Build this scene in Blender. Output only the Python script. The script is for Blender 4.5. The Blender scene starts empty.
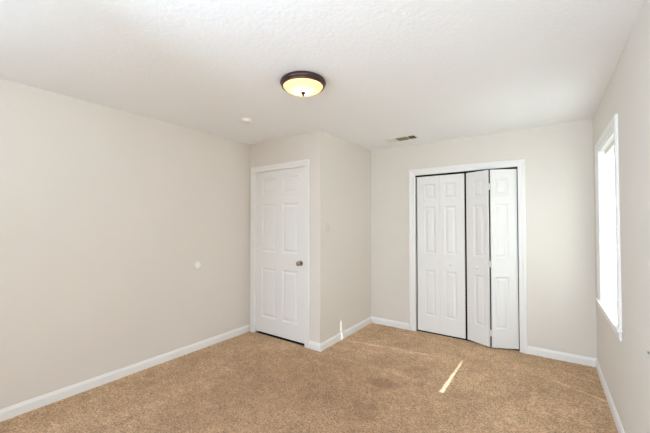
import bpy, bmesh, math, random
from mathutils import Vector, Matrix

random.seed(7)
S = bpy.context.scene
C = S.collection
PI = math.pi

# ------------------------------------------------------------------ camera
F_PX, YAW, PITCH, EYE = 315.81, 0.6109, 0.0212, 1.4029
cd = bpy.data.cameras.new('camera')
cd.sensor_fit = 'HORIZONTAL'; cd.sensor_width = 36.0
cd.lens = F_PX / 650 * 36.0
cd.clip_start = 0.02
cam = bpy.data.objects.new('camera', cd); C.objects.link(cam)
cam.location = (0, 0, EYE)
cam.rotation_euler = (PI / 2 + PITCH, 0, YAW)
S.camera = cam

# ------------------------------------------------------------------ light, exposure
EXPOSURE = 0.0
SUN_POWER, SKY_POWER, BULB_POWER = 19.0, 13.0, 2.4
LEFT_POWER, BOUNCE_POWER, OVER_POWER = 92.0, 9.5, 35.0
LEFT_COL, BOUNCE_COL, OVER_COL, BULB_COL = (0.69, 0.88, 1.11), (0.72, 0.95, 1.15), (0.84, 0.94, 1.02), (1.0, 0.80, 0.62)
S.view_settings.view_transform = 'Standard'
S.view_settings.look = 'None'
S.view_settings.gamma = 1.0
S.view_settings.use_curve_mapping = False
S.view_settings.exposure = EXPOSURE
S.cycles.use_denoising = True
S.cycles.max_bounces = 14
S.cycles.diffuse_bounces = 10
S.cycles.transparent_max_bounces = 16
S.cycles.sample_clamp_indirect = 8.0

w = bpy.data.worlds.new('sky'); S.world = w
w.use_nodes = True
bgn = w.node_tree.nodes['Background']
bgn.inputs['Color'].default_value = (0.80, 0.89, 1.0, 1)
bgn.inputs['Strength'].default_value = SKY_POWER

SUN_DIR = Vector((-1.0, -0.155, -0.668)).normalized()
sl = bpy.data.lights.new('sun', 'SUN'); sl.energy = SUN_POWER; sl.angle = 0.008
sl.color = (0.90, 0.95, 1.0)
so = bpy.data.objects.new('sun', sl); C.objects.link(so)
so.location = (6, 4, 6)
so.rotation_euler = SUN_DIR.to_track_quat('-Z', 'Y').to_euler()

def area(name, loc, aim, sx, sy, power, col):
    l = bpy.data.lights.new(name, 'AREA'); l.shape = 'RECTANGLE'; l.size = sx; l.size_y = sy
    l.energy = power; l.color = col
    o = bpy.data.objects.new(name, l); C.objects.link(o); o.location = loc
    o.rotation_euler = Vector(aim).to_track_quat('-Z', 'Z' if abs(aim[2]) < 0.9 else 'Y').to_euler()
# unseen fill lights added behind the camera, one of them bounced off the ceiling
area('fill_light_left', (-1.70, -0.70, 1.70), (0.93, 0.36, -0.55), 0.6, 0.8, LEFT_POWER, LEFT_COL)
area('fill_light_right', (0.10, -0.45, 2.00), (-0.45, 0.88, -0.12), 0.5, 0.8, OVER_POWER, OVER_COL)
area('fill_light_bounce', (-1.90, -0.55, 1.60), (-0.1, 0.2, 1), 0.40, 0.40, BOUNCE_POWER, BOUNCE_COL)

# ------------------------------------------------------------------ dimensions
XL, XB, XR = -3.186, -2.048, 0.391      # left wall, bump-out side wall, window wall
YR, YD, YB = -3.00, 2.832, 4.067        # rear wall, door wall, closet wall
H = 2.44
T = 0.115                               # wall thickness
# ------------------------------------------------------------------ materials
def srgb(r, g, b):
    f = lambda c: c / 12.92 if c <= 0.04045 else ((c + 0.055) / 1.055) ** 2.4
    return (f(r / 255), f(g / 255), f(b / 255), 1)

def mat(name, col, rough=0.5, metal=0.0, spec=0.5):
    m = bpy.data.materials.new(name); m.use_nodes = True
    b = m.node_tree.nodes['Principled BSDF']
    b.inputs['Base Color'].default_value = col
    b.inputs['Roughness'].default_value = rough
    b.inputs['Metallic'].default_value = metal
    b.inputs['Specular IOR Level'].default_value = spec
    return m

def nodes(m):
    nt = m.node_tree
    return nt, nt.nodes, nt.links, nt.nodes['Principled BSDF']

def coords(N, L, scale=(1, 1, 1)):
    tc = N.new('ShaderNodeTexCoord'); mp = N.new('ShaderNodeMapping')
    mp.inputs['Scale'].default_value = scale
    L.new(tc.outputs['Object'], mp.inputs['Vector'])
    return mp.outputs['Vector']

def noise(N, L, vec, scale, detail=2, rough=0.5):
    n = N.new('ShaderNodeTexNoise')
    n.inputs['Scale'].default_value = scale; n.inputs['Detail'].default_value = detail
    n.inputs['Roughness'].default_value = rough
    L.new(vec, n.inputs['Vector']); return n.outputs['Fac']

def ramp(N, L, fac, stops):
    r = N.new('ShaderNodeValToRGB')
    while len(r.color_ramp.elements) < len(stops): r.color_ramp.elements.new(0.5)
    for e, (p, c) in zip(r.color_ramp.elements, stops):
        e.position = p; e.color = c
    L.new(fac, r.inputs['Fac']); return r.outputs['Color']

def bump(N, L, h, strength, dist, bsdf, prev=None):
    b = N.new('ShaderNodeBump')
    b.inputs['Strength'].default_value = strength; b.inputs['Distance'].default_value = dist
    L.new(h, b.inputs['Height'])
    if prev: L.new(prev, b.inputs['Normal'])
    L.new(b.outputs['Normal'], bsdf.inputs['Normal']); return b.outputs['Normal']

def wall_paint():
    m = mat('beige_wall_paint', (0.655, 0.60, 0.525, 1), 0.62, spec=0.25)
    nt, N, L, b = nodes(m); v = coords(N, L)
    c = ramp(N, L, noise(N, L, v, 1.6, 3), [(0.3, (0.683, 0.641, 0.582, 1)), (0.7, (0.698, 0.655, 0.596, 1))])
    L.new(c, b.inputs['Base Color'])
    bump(N, L, noise(N, L, v, 130, 3), 0.12, 0.002, b)
    return m

def ceiling_paint():
    m = mat('white_textured_ceiling', (0.86, 0.88, 0.895, 1), 0.85, spec=0.15)
    nt, N, L, b = nodes(m); v = coords(N, L)
    k = N.new('ShaderNodeTexVoronoi'); k.feature = 'SMOOTH_F1'; k.inputs['Scale'].default_value = 42
    k.inputs['Smoothness'].default_value = 0.6
    L.new(v, k.inputs['Vector'])
    n1 = bump(N, L, k.outputs['Distance'], 0.17, 0.005, b)
    bump(N, L, noise(N, L, v, 70, 4, 0.65), 0.25, 0.004, b, n1)
    return m

def trim_paint():
    m = mat('white_gloss_trim_paint', (0.785, 0.775, 0.755, 1), 0.42, spec=0.35)
    nt, N, L, b = nodes(m); v = coords(N, L)
    bump(N, L, noise(N, L, v, 60, 2), 0.04, 0.001, b)
    return m

def door_paint():
    m = mat('white_door_paint', (0.765, 0.755, 0.735, 1), 0.65, spec=0.2)
    nt, N, L, b = nodes(m); v = coords(N, L, (60, 60, 3))
    bump(N, L, noise(N, L, v, 4, 3), 0.06, 0.001, b)
    return m

def carpet_mat():
    m = mat('tan_cut_pile_carpet', (0.4, 0.27, 0.17, 1), 0.95, spec=0.05)
    nt, N, L, b = nodes(m); v = coords(N, L)
    b.inputs['Sheen Weight'].default_value = 0.25
    b.inputs['Sheen Roughness'].default_value = 0.6
    b.inputs['Sheen Tint'].default_value = (0.9, 0.8, 0.68, 1)
    fine = noise(N, L, v, 80, 5, 0.8)
    vo = N.new('ShaderNodeTexVoronoi'); vo.inputs['Scale'].default_value = 125; L.new(v, vo.inputs['Vector'])
    sp = N.new('ShaderNodeSeparateColor'); L.new(vo.outputs['Color'], sp.inputs['Color'])
    tw = N.new('ShaderNodeMath'); tw.operation = 'MULTIPLY_ADD'; tw.inputs[1].default_value = 0.34
    L.new(sp.outputs['Red'], tw.inputs[0]); L.new(fine, tw.inputs[2])
    strand = ramp(N, L, tw.outputs[0], [(0.40, (0.20, 0.105, 0.048, 1)), (0.60, (0.53, 0.325, 0.172, 1)),
                               (0.77, (0.73, 0.475, 0.270, 1)), (0.94, (0.90, 0.68, 0.47, 1))])
    # broad wear: soiled traffic patches with their own shapes
    big = ramp(N, L, noise(N, L, v, 2.6, 5, 0.62), [(0.32, (0.82, 0.80, 0.78, 1)), (0.66, (1.09, 1.09, 1.09, 1))])
    mx = N.new('ShaderNodeMix'); mx.data_type = 'RGBA'; mx.blend_type = 'MULTIPLY'
    mx.inputs['Factor'].default_value = 1.0
    L.new(strand, mx.inputs['A']); L.new(big, mx.inputs['B'])
    m2 = N.new('ShaderNodeMix'); m2.data_type = 'RGBA'; m2.blend_type = 'MULTIPLY'; m2.inputs['Factor'].default_value = 1.0
    L.new(mx.outputs['Result'], m2.inputs['A'])
    L.new(ramp(N, L, noise(N, L, v, 11, 4, 0.65), [(0.33, (0.84, 0.82, 0.80, 1)), (0.66, (1.10, 1.10, 1.10, 1))]), m2.inputs['B'])
    col = m2.outputs['Result']
    def spot(x, y, r, stren, sy=1.0):
        nonlocal col
        sub = N.new('ShaderNodeVectorMath'); sub.operation = 'SUBTRACT'
        sub.inputs[1].default_value = (x, y, 0); L.new(v, sub.inputs[0])
        sc = N.new('ShaderNodeVectorMath'); sc.operation = 'MULTIPLY'
        sc.inputs[1].default_value = (1, sy, 0); L.new(sub.outputs[0], sc.inputs[0])
        ln = N.new('ShaderNodeVectorMath'); ln.operation = 'LENGTH'; L.new(sc.outputs[0], ln.inputs[0])
        nz = noise(N, L, v, 9, 3)
        ad = N.new('ShaderNodeMath'); ad.operation = 'MULTIPLY_ADD'
        ad.inputs[1].default_value = r * 1.1; L.new(nz, ad.inputs[0]); L.new(ln.outputs['Value'], ad.inputs[2])
        mr = N.new('ShaderNodeMapRange'); mr.interpolation_type = 'SMOOTHSTEP'
        mr.inputs['From Min'].default_value = r * 0.95; mr.inputs['From Max'].default_value = r * 1.7
        mr.inputs['To Min'].default_value = stren; mr.inputs['To Max'].default_value = 0
        L.new(ad.outputs[0], mr.inputs['Value'])
        q = N.new('ShaderNodeMix'); q.data_type = 'RGBA'; q.blend_type = 'MULTIPLY'
        q.inputs['B'].default_value = (0.66, 0.57, 0.50, 1)
        L.new(mr.outputs['Result'], q.inputs['Factor']); L.new(col, q.inputs['A']); col = q.outputs['Result']
    def darker_zone(x, y, r0, r1, lo):  # darkens the carpet around a centre, fading outward with a noisy edge
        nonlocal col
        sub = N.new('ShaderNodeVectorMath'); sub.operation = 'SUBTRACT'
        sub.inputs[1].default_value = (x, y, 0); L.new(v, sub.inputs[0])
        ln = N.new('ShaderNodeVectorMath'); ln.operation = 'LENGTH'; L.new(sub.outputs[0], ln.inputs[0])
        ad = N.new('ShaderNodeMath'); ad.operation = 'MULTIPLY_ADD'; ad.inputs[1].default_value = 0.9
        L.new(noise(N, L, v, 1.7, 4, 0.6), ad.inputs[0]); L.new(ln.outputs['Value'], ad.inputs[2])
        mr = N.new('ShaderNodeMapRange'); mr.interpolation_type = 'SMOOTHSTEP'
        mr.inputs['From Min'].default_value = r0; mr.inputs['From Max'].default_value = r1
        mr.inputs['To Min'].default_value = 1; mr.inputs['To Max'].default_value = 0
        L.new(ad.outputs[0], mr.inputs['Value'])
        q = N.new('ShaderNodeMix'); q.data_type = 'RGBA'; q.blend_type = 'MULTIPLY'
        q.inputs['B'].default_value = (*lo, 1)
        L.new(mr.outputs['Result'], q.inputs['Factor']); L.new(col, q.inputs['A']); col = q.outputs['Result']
    darker_zone(-1.55, 1.75, 1.0, 2.1, (0.70, 0.635, 0.56))
    spot(-1.19, 2.58, 0.13, 0.75)
    spot(-1.17, 2.10, 0.16, 0.5)
    spot(-1.03, 2.97, 0.14, 0.4)
    spot(-1.32, 3.05, 0.18, 0.3)
    spot(-1.55, 2.02, 0.22, 0.28)
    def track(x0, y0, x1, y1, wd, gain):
        # pressed line in the pile between two points, its colour made paler
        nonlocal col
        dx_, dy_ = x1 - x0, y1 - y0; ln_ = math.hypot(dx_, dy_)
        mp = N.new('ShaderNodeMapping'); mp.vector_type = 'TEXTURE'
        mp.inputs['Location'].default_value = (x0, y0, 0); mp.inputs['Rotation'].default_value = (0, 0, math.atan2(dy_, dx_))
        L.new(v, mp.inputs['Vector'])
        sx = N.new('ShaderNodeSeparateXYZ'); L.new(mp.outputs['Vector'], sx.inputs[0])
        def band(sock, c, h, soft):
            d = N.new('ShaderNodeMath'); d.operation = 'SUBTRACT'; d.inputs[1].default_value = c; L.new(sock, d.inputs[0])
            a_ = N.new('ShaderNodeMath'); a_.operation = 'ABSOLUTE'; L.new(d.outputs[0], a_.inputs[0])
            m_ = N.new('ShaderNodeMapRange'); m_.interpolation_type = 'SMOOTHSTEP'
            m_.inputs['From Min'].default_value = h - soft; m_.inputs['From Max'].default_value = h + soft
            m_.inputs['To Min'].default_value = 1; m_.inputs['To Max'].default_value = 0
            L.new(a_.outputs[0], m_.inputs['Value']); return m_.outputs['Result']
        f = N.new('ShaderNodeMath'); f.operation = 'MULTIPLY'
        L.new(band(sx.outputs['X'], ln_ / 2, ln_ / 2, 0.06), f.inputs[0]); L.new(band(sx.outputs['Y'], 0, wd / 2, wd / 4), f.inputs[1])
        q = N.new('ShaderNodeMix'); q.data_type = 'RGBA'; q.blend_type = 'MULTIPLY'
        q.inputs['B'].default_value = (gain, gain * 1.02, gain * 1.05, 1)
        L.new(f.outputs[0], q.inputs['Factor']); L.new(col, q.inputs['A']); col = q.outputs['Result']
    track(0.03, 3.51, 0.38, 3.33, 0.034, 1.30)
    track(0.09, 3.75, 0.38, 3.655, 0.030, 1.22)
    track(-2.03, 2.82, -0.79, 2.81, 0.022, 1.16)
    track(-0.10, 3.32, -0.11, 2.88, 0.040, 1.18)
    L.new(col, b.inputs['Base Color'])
    n1 = bump(N, L, tw.outputs[0], 0.8, 0.014, b)
    bump(N, L, noise(N, L, v, 24, 4, 0.6), 0.5, 0.03, b, n1)
    return m

M = dict(wall=wall_paint(), ceil=ceiling_paint(), trim=trim_paint(), door=door_paint(), carpet=carpet_mat())
M['bronze'] = mat('oil_rubbed_bronze', (0.085, 0.052, 0.042, 1), 0.34, 0.8)
M['nickel'] = mat('antique_nickel', (0.42, 0.37, 0.31, 1), 0.22, 1.0)
M['plastic'] = mat('white_plastic', (0.80, 0.78, 0.74, 1), 0.4)
M['almond'] = mat('almond_plastic', (0.68, 0.62, 0.54, 1), 0.4)
M['dark'] = mat('painted_shade_black', (0.02, 0.018, 0.016, 1), 0.9, spec=0.1)  # near-black painted in as shade behind the doors and in the track gap
M['duct'] = mat('dark_duct_metal', (0.10, 0.085, 0.055, 1), 0.7, 0.2)  # dark tone of the vent backing and the right bank of blades
M['olive'] = mat('olive_enamel', (0.25, 0.21, 0.125, 1), 0.7)  # olive tone of the middle bank of blades
M['steel'] = mat('galvanised_steel', (0.45, 0.44, 0.42, 1), 0.35, 0.9)
M['vent'] = mat('cream_enamel', (0.74, 0.70, 0.63, 1), 0.45)
M['vinyl'] = mat('white_window_vinyl', (0.82, 0.83, 0.82, 1), 0.35)
M['rubber'] = mat('white_rubber', (0.83, 0.83, 0.79, 1), 0.55)
M['grey'] = mat('grey_metal', (0.25, 0.24, 0.23, 1), 0.4, 0.6)
M['stucco'] = mat('outside_render', (0.6, 0.58, 0.54, 1), 0.9)
M['lawn'] = mat('dry_lawn', (0.30, 0.32, 0.16, 1), 0.95)

def glass_mat():
    m = bpy.data.materials.new('window_glass'); m.use_nodes = True
    nt = m.node_tree; N = nt.nodes; L = nt.links; N.clear()
    o = N.new('ShaderNodeOutputMaterial'); t = N.new('ShaderNodeBsdfTransparent')
    t.inputs['Color'].default_value = (0.95, 0.97, 0.96, 1)
    g = N.new('ShaderNodeBsdfGlossy'); g.inputs['Roughness'].default_value = 0.02
    f = N.new('ShaderNodeFresnel'); f.inputs['IOR'].default_value = 1.45
    x = N.new('ShaderNodeMixShader')
    L.new(f.outputs[0], x.inputs[0]); L.new(t.outputs[0], x.inputs[1]); L.new(g.outputs[0], x.inputs[2])
    L.new(x.outputs[0], o.inputs['Surface']); return m
M['glass'] = glass_mat()

def translucent_mat(name, dcol, tcol, fac, emit=None):
    m = bpy.data.materials.new(name); m.use_nodes = True
    nt = m.node_tree; N = nt.nodes; L = nt.links; N.clear()
    o = N.new('ShaderNodeOutputMaterial'); d = N.new('ShaderNodeBsdfDiffuse'); d.inputs['Color'].default_value = dcol
    t = N.new('ShaderNodeBsdfTranslucent'); t.inputs['Color'].default_value = tcol
    x = N.new('ShaderNodeMixShader'); x.inputs[0].default_value = fac
    L.new(d.outputs[0], x.inputs[1]); L.new(t.outputs[0], x.inputs[2])
    L.new(x.outputs[0], o.inputs['Surface']); return m
M['slat'] = translucent_mat('white_vinyl_slat', (0.88, 0.88, 0.86, 1), (0.95, 0.95, 0.93, 1), 0.42)
M['alabaster'] = translucent_mat('amber_alabaster_glass', (0.78, 0.58, 0.38, 1), (0.98, 0.70, 0.44, 1), 0.60)

# ------------------------------------------------------------------ mesh helpers
def box(bm, x0, x1, y0, y1, z0, z1, bev=0.0, mtx=None):
    vs = [bm.verts.new((x, y, z)) for x in (x0, x1) for y in (y0, y1) for z in (z0, z1)]
    q = [(0, 1, 3, 2), (4, 6, 7, 5), (0, 4, 5, 1), (2, 3, 7, 6), (0, 2, 6, 4), (1, 5, 7, 3)]
    fs = [bm.faces.new([vs[i] for i in f]) for f in q]
    if bev:
        es = list({e for f in fs for e in f.edges})
        r = bmesh.ops.bevel(bm, geom=es, offset=bev, segments=2, profile=0.5, affect='EDGES')
        vs = [v for v in set(v for f in r['faces'] for v in f.verts)] + [v for v in vs if v.is_valid]
        vs = list(set(vs))
    if mtx is not None:
        bmesh.ops.transform(bm, matrix=mtx, verts=[v for v in vs if v.is_valid])
    return vs

def lathe(bm, prof, n=48, mtx=None, cap_top=False, cap_bot=False):
    """profile of (radius, height) revolved about the z axis"""
    rings = []
    new = []
    for r, z in prof:
        if r < 1e-6:
            v = bm.verts.new((0, 0, z)); rings.append([v]); new.append(v)
        else:
            ring = [bm.verts.new((r * math.cos(2 * PI * i / n), r * math.sin(2 * PI * i / n), z)) for i in range(n)]
            rings.append(ring); new += ring
    for a, b in zip(rings, rings[1:]):
        for i in range(n):
            j = (i + 1) % n
            if len(a) == 1 and len(b) == 1: continue
            if len(a) == 1: bm.faces.new((a[0], b[j], b[i]))
            elif len(b) == 1: bm.faces.new((a[i], a[j], b[0]))
            else: bm.faces.new((a[i], a[j], b[j], b[i]))
    if cap_top: bm.faces.new(rings[-1])
    if cap_bot: bm.faces.new(list(reversed(rings[0])))
    if mtx is not None: bmesh.ops.transform(bm, matrix=mtx, verts=new)

def extrude_profile(bm, prof, p0, p1, out, up=Vector((0, 0, 1)), e0=0.0, e1=0.0):
    """prof: (depth along out, height along up) polygon swept from p0 to p1.
    e0/e1: how far the sweep is lengthened per unit of depth at each end (mitred corners)"""
    p0, p1, out = Vector(p0), Vector(p1), Vector(out)
    d = (p1 - p0).normalized()
    A = [bm.verts.new(p0 + out * a + up * b - d * (e0 * a)) for a, b in prof]
    B = [bm.verts.new(p1 + out * a + up * b + d * (e1 * a)) for a, b in prof]
    n = len(prof)
    for i in range(n):
        j = (i + 1) % n
        bm.faces.new((A[i], A[j], B[j], B[i]))
    bm.faces.new(list(reversed(A))); bm.faces.new(B)

def obj(name, bm, material, parent=None, loc=None, smooth=False, rot=None):
    bmesh.ops.recalc_face_normals(bm, faces=bm.faces)
    me = bpy.data.meshes.new(name); bm.to_mesh(me); bm.free()
    if smooth:
        for p in me.polygons: p.use_smooth = True
        try: me.set_sharp_from_angle(angle=math.radians(35))
        except Exception: pass
    for mm in (material if isinstance(material, (list, tuple)) else [material]): me.materials.append(mm)
    o = bpy.data.objects.new(name, me); C.objects.link(o)
    if loc is not None: o.location = loc
    if rot is not None: o.rotation_euler = rot
    if parent is not None: o.parent = parent
    return o

def tag(o, label, cat, kind=None, group=None):
    o['label'] = label; o['category'] = cat
    if kind: o['kind'] = kind
    if group: o['group'] = group
    return o

def root(name, loc, rotz=0.0):
    o = bpy.data.objects.new(name, None); C.objects.link(o)
    o.empty_display_size = 0.1
    o.location = loc; o.rotation_euler = (0, 0, rotz); return o

def struct(name, bm, m, label, cat):
    return tag(obj(name, bm, m), label, cat, 'structure')

B = bmesh.new
# ------------------------------------------------------------------ room shell
DX0, DX1, DZ = -3.088, -2.264, 2.062          # entry door opening
CX0, CX1, CZ = -1.408, -0.250, 2.032          # closet opening
WY0, WY1, WZ0, WZ1 = 2.875, 3.700, 0.70, 2.047  # window opening
               
bm = B(); box(bm, XL - T, XR + 0.17, YR - T, YB + 0.75, -0.12, 0.0)
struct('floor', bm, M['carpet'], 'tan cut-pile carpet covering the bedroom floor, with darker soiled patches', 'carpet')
bm = B(); box(bm, XL - T, XR + 0.17, YR - T, YB + 0.75, H, H + 0.12)
struct('ceiling', bm, M['ceil'], 'white ceiling with a fine knockdown texture', 'ceiling')
bm = B(); box(bm, XL - T, XL, YR - T, YD + 1.2, 0, H)
struct('wall_left', bm, M['wall'], 'long plain beige wall on the left, with the round door stop', 'wall')
bm = B()
box(bm, XL, DX0, YD, YD + T, 0, H); box(bm, DX1, XB, YD, YD + T, 0, H); box(bm, DX0, DX1, YD, YD + T, DZ, H)
struct('wall_door', bm, M['wall'], 'short beige wall around the single white six-panel door', 'wall')
bm = B(); box(bm, XB - T, XB, YD + T, YB + 0.75, 0, H)
struct('wall_corner', bm, M['wall'], 'beige return wall between the single door and the closet wall', 'wall')
bm = B()
box(bm, XB, CX0, YB, YB + T, 0, H); box(bm, CX1, XR, YB, YB + T, 0, H); box(bm, CX0, CX1, YB, YB + T, CZ, H)
struct('wall_back', bm, M['wall'], 'beige far wall around the white bifold closet doors', 'wall')
WT = 0.16
bm = B()
box(bm, XR, XR + WT, YR - T, WY0, 0, H); box(bm, XR, XR + WT, WY1, YB + 0.75, 0, H)
box(bm, XR, XR + WT, WY0, WY1, 0, WZ0); box(bm, XR, XR + WT, WY0, WY1, WZ1, H)
struct('wall_right', bm, M['wall'], 'beige wall on the right around the bright window', 'wall')
bm = B(); box(bm, XL, XR, YR - T, YR, 0, H)
struct('wall_rear', bm, M['wall'], 'plain beige wall behind the camera', 'wall')
# spaces behind the doors, their shade painted in as near-black
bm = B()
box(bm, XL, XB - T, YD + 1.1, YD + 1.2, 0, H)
struct('wall_hall', bm, M['dark'], 'hallway wall coloured near-black as shade, behind the closed single door', 'wall')
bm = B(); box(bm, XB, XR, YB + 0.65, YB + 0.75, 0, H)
struct('wall_closet', bm, M['dark'], 'wall inside the closet, coloured near-black as shade, behind the bifold doors', 'wall')

bm = B(); box(bm, XL, XB - T, YD + 0.014, YD + 1.1, 0, 0.003)  # thin near-black sheet laid as the shade in the gap under the door
struct('floor_hall_shade', bm, M['dark'], 'near-black sheet painting in the shade under the single door', 'floor')
bm = B(); box(bm, XB, XR, YB + 0.024, YB + 0.65, 0, 0.003)  # same kind of near-black sheet, shade for the closet gap
struct('floor_closet_shade', bm, M['dark'], 'near-black sheet painting in the shade under and behind the bifold doors', 'floor')

# outside
bm = B(); box(bm, XR + WT, 14, -8, 16, -0.5, -0.25)
struct('ground', bm, M['lawn'], 'lawn outside the window', 'ground')
bm = B(); box(bm, XR + WT, 1.229, -1.5, 6.0, 2.42, 2.54)  # unseen overhang, its outer edge placed to cut the sun on the window
struct('sun_cut_eave', bm, M['stucco'], 'unseen roof overhang above the window, added to cut the sun', 'roof')

# ------------------------------------------------------------------ baseboards
BH, BT = 0.083, 0.013
def base_prof():
    return [(0, 0), (BT, 0), (BT, BH * 0.72), (BT * 0.8, BH * 0.80), (BT * 0.55, BH * 0.90), (BT * 0.45, BH * 0.97), (BT * 0.3, BH), (0, BH)]
bm = B(); extrude_profile(bm, base_prof(), (XL, YR, 0), (XL, YD, 0), (1, 0, 0), e1=-1)
struct('baseboard_left', bm, M['trim'], 'white baseboard along the long left wall', 'baseboard')
bm = B(); extrude_profile(bm, base_prof(), (-2.196, YD, 0), (XB, YD, 0), (0, -1, 0), e1=1)
struct('baseboard_door', bm, M['trim'], 'short white baseboard between the single door and the outside corner', 'baseboard')
bm = B(); extrude_profile(bm, base_prof(), (XB, YD, 0), (XB, YB, 0), (1, 0, 0), e0=1, e1=-1)
struct('baseboard_corner', bm, M['trim'], 'white baseboard along the return wall beside the single door', 'baseboard')
bm = B(); extrude_profile(bm, base_prof(), (XB, YB, 0), (-1.485, YB, 0), (0, -1, 0), e0=-1)
struct('baseboard_back', bm, M['trim'], 'white baseboard on the far wall between the inside corner and closet', 'baseboard')
bm = B(); extrude_profile(bm, base_prof(), (-0.183, YB, 0), (XR, YB, 0), (0, -1, 0), e1=-1)
struct('baseboard_closet', bm, M['trim'], 'white baseboard on the far wall between closet and window wall', 'baseboard')
bm = B(); extrude_profile(bm, base_prof(), (XR, YB, 0), (XR, YR, 0), (-1, 0, 0), e0=-1)
struct('baseboard_right', bm, M['trim'], 'white baseboard along the window wall', 'baseboard')

# ------------------------------------------------------------------ casings
def casing(bm, x0, x1, ztop, wl, wr, wt, y, ydir=-1, th=0.016):
    """three mitred legs of moulded casing round an opening in a wall of constant y"""
    def leg(prof_w, p, q, across, e0, e1):
        w_ = prof_w
        # profile: (across width, thickness)
        pr = [(0, 0), (0, 0.006), (w_ * 0.10, 0.009), (w_ * 0.45, 0.010), (w_ * 0.62, 0.014), (w_ * 0.80, th), (w_ * 0.95, th), (w_, th * 0.8), (w_, 0)]
        extrude_profile(bm, pr, p, q, across, up=Vector((0, ydir, 0)), e0=e0, e1=e1)
    leg(wl, (x0, y, 0), (x0, y, ztop), (-1, 0, 0), 0, wt / wl)
    leg(wr, (x1, y, 0), (x1, y, ztop), (1, 0, 0), 0, wt / wr)
    leg(wt, (x0, y, ztop), (x1, y, ztop), (0, 0, 1), wl / wt, wr / wt)

def jambs(bm, x0, x1, ztop, y0, y1, t):
    box(bm, x0, x0 + t, y0, y1, 0, ztop); box(bm, x1 - t, x1, y0, y1, 0, ztop); box(bm, x0 + t, x1 - t, y0, y1, ztop - t, ztop)

bm = B(); casing(bm, DX0, DX1, DZ, 0.072, 0.066, 0.068, YD); jambs(bm, DX0, DX1, DZ, YD, YD + T, 0.004)
box(bm, DX0 + .004, DX0 + .016, YD + 0.05, YD + 0.085, 0, DZ - .004); box(bm, DX1 - .016, DX1 - .004, YD + 0.05, YD + 0.085, 0, DZ - .004)
box(bm, DX0 + .016, DX1 - .016, YD + 0.05, YD + 0.085, DZ - 0.016, DZ - .004)
struct('trim_1', bm, M['trim'], 'white casing around the single six-panel door', 'door casing')
bm = B(); casing(bm, CX0, CX1, CZ, 0.078, 0.068, 0.075, YB); jambs(bm, CX0, CX1, CZ, YB, YB + T, 0.003)
struct('trim_2', bm, M['trim'], 'white casing around the bifold closet opening', 'door casing')

# ------------------------------------------------------------------ panelled door leaves
def leaf_mesh(w_, h_, t_, cols, rows, z0=0.0):
    """a moulded door slab: front face towards -y at y=0, x from 0 to w_; cols, rows: spans of the panels"""
    bm = B()
    xs = sorted({0.0, w_} | {c for s in cols for c in s}); zs = sorted({0.0, h_} | {c for s in rows for c in s})
    V = {}
    def v(x, y, z):
        k = (round(x, 5), round(y, 5), round(z, 5))
        if k not in V: V[k] = bm.verts.new((x, y, z + z0))
        return V[k]
    def isp(a, b, c, d):
        return any(abs(a - s[0]) < 1e-6 and abs(b - s[1]) < 1e-6 for s in cols) and any(abs(c - s[0]) < 1e-6 and abs(d - s[1]) < 1e-6 for s in rows)
    for a, b in zip(xs, xs[1:]):
        for c, d in zip(zs, zs[1:]):
            if not isp(a, b, c, d):
                bm.faces.new((v(a, 0, c), v(b, 0, c), v(b, 0, d), v(a, 0, d))); continue
            loops = []
            for ins, dep in ((0, 0), (0.005, 0.006), (0.013, 0.0085), (0.022, 0.0095), (0.040, 0.0030), (0.046, 0.0022)):
                loops.append([v(a + ins, dep, c + ins), v(b - ins, dep, c + ins), v(b - ins, dep, d - ins), v(a + ins, dep, d - ins)])
            for p, q in zip(loops, loops[1:]):
                for i in range(4):
                    j = (i + 1) % 4
                    bm.faces.new((p[i], p[j], q[j], q[i]))
            bm.faces.new(loops[-1])
    # back and edges
    bk = [v(0, t_, 0), v(w_, t_, 0), v(w_, t_, h_), v(0, t_, h_)]
    bm.faces.new(list(reversed(bk)))
    bm.faces.new([v(x, 0, 0) for x in reversed(xs)] + [bk[0], bk[1]])
    bm.faces.new([v(x, 0, h_) for x in xs] + [bk[2], bk[3]])
    bm.faces.new([v(0, 0, z) for z in zs] + [bk[3], bk[0]])
    bm.faces.new([v(w_, 0, z) for z in reversed(zs)] + [bk[1], bk[2]])
    return bm

# --- single entry door (hinged on the left, knob on the right)
dw, dh = 0.813, 2.028
dx = DX0 + 0.0065
door = obj('door_1', leaf_mesh(dw, dh, 0.035,
            [(0.112, 0.352), (0.462, 0.702)], [(0.194, 0.812), (1.016, 1.616), (1.742, 1.939)], 0.0), M['door'], loc=(dx, YD + 0.012, 0.027))
tag(door, 'closed white six-panel single door with a round metal knob', 'door', 'structure')
RX = Matrix.Rotation(PI / 2, 4, 'X')     # lathe axis z -> -y
bm = B(); lathe(bm, [(0, -0.004), (0.032, -0.004), (0.033, 0.001), (0.031, 0.006), (0.018, 0.010), (0.012, 0.012), (0.0115, 0.030), (0.0, 0.030)], 32, RX)
ros = obj('knob_rosette', bm, M['nickel'], door, loc=(dw - 0.066, 0, 0.912), smooth=True)
bm = B(); lathe(bm, [(0, 0.026), (0.012, 0.027), (0.020, 0.032), (0.0265, 0.041), (0.0275, 0.049), (0.025, 0.057), (0.018, 0.0615), (0.0135, 0.0605), (0.0, 0.060)], 36, RX)
kn = obj('door_knob', bm, M['nickel'], door, loc=(dw - 0.066, 0, 0.912), smooth=True); kn['label'] = 'round antique nickel door knob'
bm = B(); box(bm, -0.0015, 0.0015, 0.002, 0.024, -0.028, 0.028, 0.0005)
obj('latch_plate', bm, M['nickel'], door, loc=(dw, 0, 0.912))
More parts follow.
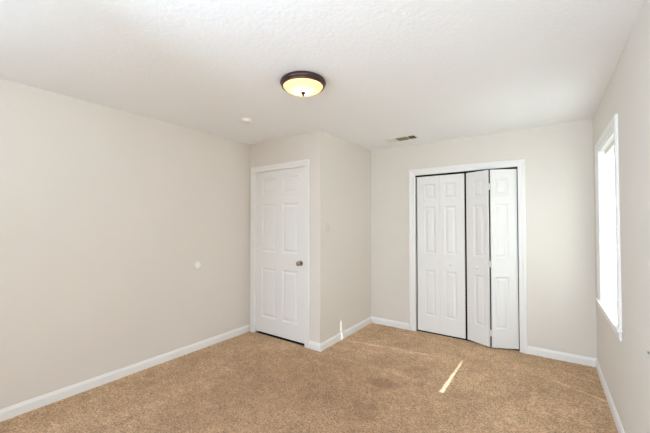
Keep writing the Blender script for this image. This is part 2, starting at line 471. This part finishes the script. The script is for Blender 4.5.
for z in (0.19, 1.02, 1.84):
    bm = B(); lathe(bm, [(0, -0.045), (0.005, -0.045), (0.005, 0.045), (0, 0.045)], 12, Matrix.Translation((0, -0.004, 0)))
    box(bm, -0.001, 0.001, -0.003, 0.02, -0.044, 0.044)
    obj('hinge', bm, M['door'], door, loc=(-0.003, 0, z), smooth=True)

# --- bifold closet doors
LW, LH, LT = 0.2875, 1.988, 0.024
ROWS = [(0.203, 0.785), (0.995, 1.598), (1.692, 1.885)]
WIDE, SLIM = (0.093, 0.233), (LW - 0.233, LW - 0.093)
def closet_knob(parent, x):
    bm = B(); lathe(bm, [(0, 0.0), (0.008, 0.0), (0.007, 0.010), (0.011, 0.016), (0.0165, 0.022), (0.0165, 0.027), (0.012, 0.032), (0, 0.033)], 24, RX)
    k = obj('knob', bm, M['plastic'], parent, loc=(x, -0.0005, 0.876), smooth=True); k['label'] = 'small round white knob'
LY = YB + 0.022
pair = root('door_2', (-1.385, LY, 0.018))
tag(pair, 'closed white bifold closet door lying flat, the half on the left', 'closet door', 'structure')
l1 = obj('door_leaf', leaf_mesh(LW, LH, LT, [WIDE], ROWS), M['door'], pair, loc=(0, 0, 0))
l2 = obj('door_leaf', leaf_mesh(LW, LH, LT, [SLIM], ROWS), M['door'], pair, loc=(LW + 0.002, 0, 0))
closet_knob(l2, 0.130)
for z in (0.20, 0.98, 1.80):
    bm = B(); box(bm, -0.022, 0.022, LT - 0.0005, LT + 0.002, -0.035, 0.035, 0.0005)
    lathe(bm, [(0, -0.035), (0.004, -0.035), (0.004, 0.035), (0, 0.035)], 10, Matrix.Translation((0, LT + 0.003, 0)))
    obj('hinge', bm, M['steel'], pair, loc=(LW + 0.001, 0, z))

GX, PX = -0.786, -0.262                       # guide end and pivot end of the folded pair
half = (PX - GX) / 2
hgt = math.sqrt(LW ** 2 - half ** 2)
ang = math.atan2(hgt, half)
fold = root('door_3', (GX, LY, 0.018))
tag(fold, 'partly folded white bifold closet door jutting into the room', 'closet door', 'structure')
FG = 0.017                                     # half the open gap in the fold
LF = LW - FG
la = obj('door_leaf', leaf_mesh(LF, LH, LT, [WIDE], ROWS), M['door'], fold, rot=(0, 0, -ang))
lb = obj('door_leaf', leaf_mesh(LF, LH, LT, [(SLIM[0] - FG, SLIM[1] - FG)], ROWS), M['door'], fold,
         loc=(half + FG * math.cos(ang), -hgt + FG * math.sin(ang), 0), rot=(0, 0, ang))
closet_knob(la, 0.145)
for z in (0.155, 0.925, 1.80):
    bm = B()
    box(bm, -0.008, 0.008, 0.004, 0.009, -0.036, 0.036, 0.001)
    lathe(bm, [(0, -0.036), (0.004, -0.036), (0.004, 0.036), (0, 0.036)], 12, Matrix.Translation((0, 0.006, 0)))
    hg = obj('hinge', bm, M['door'], fold, loc=(half, -hgt + 0.010, z), smooth=True)
    hg['label'] = 'white painted hinge in the fold'
bm = B(); lathe(bm, [(0, 0), (0.005, 0), (0.005, 0.012), (0, 0.012)], 10)
obj('guide_pin', bm, M['steel'], fold, loc=(0.02, 0.012, LH))
# overhead dark track, coloured near-black to paint in the shade of its gap
bm = B()
box(bm, CX0 + 0.003, CX1 - 0.003, LY - 0.002, LY + 0.001, CZ - 0.019, CZ - 0.003)
box(bm, CX0 + 0.003, CX1 - 0.003, LY + 0.027, LY + 0.030, CZ - 0.019, CZ - 0.003)
box(bm, CX0 + 0.003, CX1 - 0.003, LY + 0.001, LY + 0.027, CZ - 0.006, CZ - 0.003)
tag(obj('door_track', bm, M['dark']), 'dark metal track above the bifold closet doors', 'track', 'structure')

# ------------------------------------------------------------------ window
win = root('window_1', (XR, (WY0 + WY1) / 2, WZ0))
tag(win, 'white double-hung window glowing with daylight on the right wall', 'window', 'structure')
hw = (WY1 - WY0) / 2; wh = WZ1 - WZ0
# jamb liners
bm = B()
for s in (-1, 1):
    y0, y1 = sorted((s * hw, s * (hw - 0.012))); box(bm, 0.0, WT, y0, y1, 0.02, wh)
box(bm, 0.0, WT, -hw + 0.012, hw - 0.012, wh - 0.012, wh)
box(bm, 0.095, WT, -hw + 0.012, hw - 0.012, 0.0, 0.045)
obj('window_frame', bm, M['vinyl'], win)
# casing with mitred corners, profile as on the doors
bm = B()
cw, th = 0.105, 0.016
def wleg(wd, p, q, across, e0, e1):
    pr = [(0, 0), (0, 0.006), (wd * 0.10, 0.009), (wd * 0.45, 0.010), (wd * 0.62, 0.014), (wd * 0.80, th), (wd * 0.95, th), (wd, th * 0.8), (wd, 0)]
    extrude_profile(bm, pr, p, q, across, up=Vector((-1, 0, 0)), e0=e0, e1=e1)
ct = 0.070
wleg(cw, (0, -hw, 0.02), (0, -hw, wh), (0, -1, 0), 0, ct / cw)
wleg(cw, (0, hw, 0.02), (0, hw, wh), (0, 1, 0), 0, ct / cw)
wleg(ct, (0, -hw, wh), (0, hw, wh), (0, 0, 1), cw / ct, cw / ct)
obj('window_casing', bm, M['trim'], win)
bm = B()
box(bm, -0.028, 0.0, -hw - 0.125, hw + 0.125, 0.0, 0.020, 0.004)
box(bm, -0.004, 0.100, -hw + 0.0005, hw - 0.0005, 0.0, 0.020)
obj('window_sill', bm, M['trim'], win)
bm = B()
pr = [(0, 0), (0.0, -0.060), (0.008, -0.060), (0.013, -0.045), (0.015, -0.010), (0.015, 0)]
extrude_profile(bm, pr, (0, -hw - 0.095, 0), (0, hw + 0.095, 0), (-1, 0, 0))
obj('window_apron', bm, M['trim'], win)
def sash(x, z0, z1, rb, rf):
    bm = B(); y = hw - 0.013; r = 0.023
    box(bm, x, x + 0.028, -y, -y + r, z0, z1, 0.002); box(bm, x, x + 0.028, y - rf, y, z0, z1, 0.002)
    box(bm, x, x + 0.028, -y + r, y - rf, z0, z0 + rb, 0.002); box(bm, x, x + 0.028, -y + r, y - rf, z1 - 0.035, z1, 0.002)
    s = obj('window_sash', bm, M['vinyl'], win)
    bm = B(); box(bm, x + 0.012, x + 0.016, -y + r - 0.004, y - rf + 0.004, z0 + rb - 0.004, z1 - 0.031)
    obj('glass_pane', bm, M['glass'], s)
mid = wh * 0.5
sash(0.098, 0.046, mid + 0.02, 0.030, 0.027)
sash(0.129, mid - 0.015, wh - 0.013, 0.035, 0.021)

# ------------------------------------------------------------------ window blind
bl = root('window_blind', (XR + 0.052, (WY0 + WY1) / 2, WZ0 + 0.02))
tag(bl, 'closed white slatted mini blind hanging inside the window, backlit by sun', 'window blind')
ya, yb = -hw + 0.018, hw - 0.0565; by = (yb - ya) / 2; yc = (ya + yb) / 2; btop = wh - 0.02 - 0.012
bm = B(); box(bm, -0.018, 0.018, ya, yb, btop - 0.040, btop - 0.001, 0.002)
obj('headrail', bm, M['plastic'], bl)
bm = B()
pitch, sw, tilt = 0.0212, 0.0262, math.radians(78)
zb0 = 0.115
SLOPE = 0.018
n_sl = int((btop - 0.05 - zb0) / pitch)
for i in range(n_sl):
    z = zb0 + i * pitch
    pts = []
    for k in range(5):
        u = -1 + k * 0.5
        a = u * sw / 2; cr = 0.0018 * (1 - u * u)
        px = a * math.cos(tilt) + cr * math.sin(tilt); pz = -a * math.sin(tilt) + cr * math.cos(tilt)
        pts.append((-px, pz))
    sk = SLOPE * (1 - i / n_sl)
    wob = random.uniform(-0.0006, 0.0006)
    A = [bm.verts.new((px + wob, ya, z + pz)) for px, pz in pts]
    D = [bm.verts.new((px + wob, yb, z + pz - sk)) for px, pz in pts]
    for k in range(4): bm.faces.new((A[k], A[k + 1], D[k + 1], D[k]))
obj('slats', bm, M['slat'], bl, smooth=True)
bm = B()
vs = box(bm, -0.010, 0.010, ya, yb, 0.0805, 0.098, 0.002)
for v_ in vs:
    if v_.is_valid: v_.co.z -= SLOPE * (v_.co.y - ya) / (yb - ya)
obj('bottom_rail', bm, M['slat'], bl)
for y in (yc - by * 0.72, yc + by * 0.72):
    bm = B()
    for x in (-0.0128, 0.0128): box(bm, x - 0.0006, x + 0.0006, y - 0.0006, y + 0.0006, 0.06, btop - 0.03)
    obj('ladder_cord', bm, M['plastic'], bl)

# ------------------------------------------------------------------ ceiling lamp
lp = root('ceiling_light', (-1.438, 1.776, H))
lp.scale = (1.03, 1.03, 1.0)
tag(lp, 'lit flush-mount ceiling light, glass bowl in a dark bronze ring', 'ceiling light')
bm = B()
lathe(bm, [(0, 0), (0.149, 0), (0.157, -0.007), (0.1605, -0.015), (0.161, -0.023), (0.158, -0.030), (0.1525, -0.034),
           (0.153, -0.039), (0.151, -0.045), (0.147, -0.048), (0.1405, -0.047), (0.1395, -0.038), (0.1395, -0.010), (0, -0.008)], 72)
obj('bronze_ring', bm, M['bronze'], lp, smooth=True)
bm = B()
prof = []
for i in range(15):
    t_ = i / 14 * PI / 2
    prof.append((0.1385 * math.cos(t_), -0.043 - 0.044 * math.sin(t_)))
prof[-1] = (0.0, prof[-1][1])
lathe(bm, [(0.1385, -0.036)] + prof, 64)
obj('glass_bowl', bm, M['alabaster'], lp, smooth=True)
bm = B()
lathe(bm, [(0, -0.108), (0.018, -0.112), (0.019, -0.116), (0.0165, -0.121), (0.009, -0.124), (0.0065, -0.127), (0.0085, -0.131), (0.007, -0.136), (0.003, -0.140), (0, -0.141)], 24)
obj('finial', bm, M['bronze'], lp, loc=(0, 0, 0.027), smooth=True)
pl = bpy.data.lights.new('lamp_bulb', 'POINT'); pl.energy = BULB_POWER; pl.color = BULB_COL; pl.shadow_soft_size = 0.03
po = bpy.data.objects.new('lamp_bulb', pl); C.objects.link(po); po.parent = lp; po.location = (0, 0, -0.045)

# ------------------------------------------------------------------ smoke detector
sd = root('smoke_detector', (-2.452, 2.121, H))
tag(sd, 'small round white smoke detector on the ceiling above the single door', 'smoke detector')
bm = B(); lathe(bm, [(0, 0), (0.056, 0), (0.056, -0.007), (0.053, -0.009), (0, -0.009)], 48)
obj('mounting_plate', bm, M['plastic'], sd, smooth=True)
bm = B(); lathe(bm, [(0.049, -0.008), (0.050, -0.013), (0.049, -0.021), (0.044, -0.027), (0.030, -0.030), (0, -0.0305)], 48)
obj('sensor_cover', bm, M['plastic'], sd, smooth=True)
bm = B(); lathe(bm, [(0.010, -0.029), (0.0105, -0.032), (0.008, -0.033), (0, -0.033)], 24)
obj('test_button', bm, M['plastic'], sd, loc=(0.018, -0.012, 0), smooth=True)

# ------------------------------------------------------------------ ceiling vent (three banks of blades)
vt = root('ceiling_vent', (-1.437, 3.685, H))
tag(vt, 'rectangular cream ceiling air vent with dark openings, near the closet', 'air vent')
vw, vd, fr = 0.385, 0.160, 0.020
bm = B()
box(bm, -vw / 2, vw / 2, -vd / 2, -vd / 2 + fr, -0.006, 0, 0.002); box(bm, -vw / 2, vw / 2, vd / 2 - fr, vd / 2, -0.006, 0, 0.002)
box(bm, -vw / 2, -vw / 2 + fr, -vd / 2 + fr, vd / 2 - fr, -0.006, 0, 0.002); box(bm, vw / 2 - fr, vw / 2, -vd / 2 + fr, vd / 2 - fr, -0.006, 0, 0.002)
x1, x2 = -vw / 2 + fr + 0.112, vw / 2 - fr - 0.085
for x in (x1, x2): box(bm, x - 0.005, x + 0.005, -vd / 2 + fr, vd / 2 - fr, -0.006, -0.001)
obj('vent_frame', bm, M['vent'], vt)
bm = B(); box(bm, -vw / 2 + 0.01, vw / 2 - 0.01, -vd / 2 + 0.01, vd / 2 - 0.01, -0.0022, -0.0005)
obj('duct_backing', bm, M['duct'], vt)
def blades(bm, along, a0, a1, b0, b1, pitch_, w_, tilt_):
    n = int((a1 - a0) / pitch_)
    for i in range(n):
        c = a0 + (i + 0.5) * (a1 - a0) / n
        cx, sz = math.cos(tilt_) * w_ / 2, math.sin(tilt_) * w_ / 2
        zc = -0.0085
        for k in range(1):
            if along == 'y':
                p = [(c - cx, b0, zc - sz), (c + cx, b0, zc + sz), (c + cx, b1, zc + sz), (c - cx, b1, zc - sz)]
            else:
                p = [(b0, c - cx, zc - sz), (b1, c - cx, zc - sz), (b1, c + cx, zc + sz), (b0, c + cx, zc + sz)]
            th_ = 0.0012
            lo = [bm.verts.new(q) for q in p]; hi = [bm.verts.new((q[0], q[1], q[2] + th_)) for q in p]
            bm.faces.new(lo); bm.faces.new(list(reversed(hi)))
            for m_ in range(4):
                n_ = (m_ + 1) % 4
                bm.faces.new((lo[m_], hi[m_], hi[n_], lo[n_]))
iy = vd / 2 - fr
bm = B(); blades(bm, 'y', -vw / 2 + fr, x1 - 0.005, -iy, iy, 0.0175, 0.021, math.radians(32)); obj('vent_blades', bm, M['vent'], vt)
bm = B(); blades(bm, 'x', -iy, iy, x1 + 0.005, x2 - 0.005, 0.024, 0.015, math.radians(-34)); obj('vent_blades', bm, M['olive'], vt)
bm = B(); blades(bm, 'y', x2 + 0.005, vw / 2 - fr, -iy, iy, 0.021, 0.012, math.radians(40)); obj('vent_blades', bm, M['duct'], vt)

# ------------------------------------------------------------------ door stop on the left wall
RYp = Matrix.Rotation(PI / 2, 4, 'Y')
st = root('door_stop', (XL, 2.070, 0.938))
tag(st, 'round white door stop disc on the left wall at knob height', 'door stop')
bm = B(); lathe(bm, [(0, 0), (0.040, 0), (0.040, 0.004), (0.036, 0.008), (0.030, 0.009), (0, 0.009)], 40, RYp)
obj('wall_plate', bm, M['rubber'], st, smooth=True)
bm = B(); lathe(bm, [(0.026, 0.008), (0.024, 0.013), (0.017, 0.014), (0.010, 0.0115), (0, 0.011)], 32, RYp)
obj('bumper', bm, M['rubber'], st, smooth=True)

# ------------------------------------------------------------------ light switch on the return wall
ls = root('light_switch', (XB, 2.992, 1.352))
tag(ls, 'small almond light switch on the return wall beside the single door', 'light switch')
bm = B(); box(bm, 0, 0.006, -0.035, 0.035, -0.057, 0.057, 0.0025)
obj('switch_plate', bm, M['almond'], ls)
bm = B(); box(bm, 0.004, 0.018, -0.005, 0.005, -0.006, 0.006, 0.001, Matrix.Rotation(math.radians(-25), 4, 'Y'))
obj('toggle', bm, M['almond'], ls)
for z in (-0.030, 0.027):
    bm = B(); lathe(bm, [(0, 0.005), (0.0035, 0.005), (0.003, 0.0075), (0, 0.008)], 12, RYp)
    obj('screw', bm, M['grey'], ls, loc=(0, 0, z), smooth=True)

# ------------------------------------------------------------------ nail in the window wall
bm = B(); lathe(bm, [(0, -0.01), (0.002, -0.01), (0.002, 0.003), (0.007, 0.0032), (0.0065, 0.005), (0, 0.006)], 16, Matrix.Rotation(-PI / 2, 4, 'Y'))
tag(obj('wall_nail', bm, M['grey'], loc=(XR, 2.110, 0.792), smooth=True), 'small grey nail head in the wall below the window', 'nail')
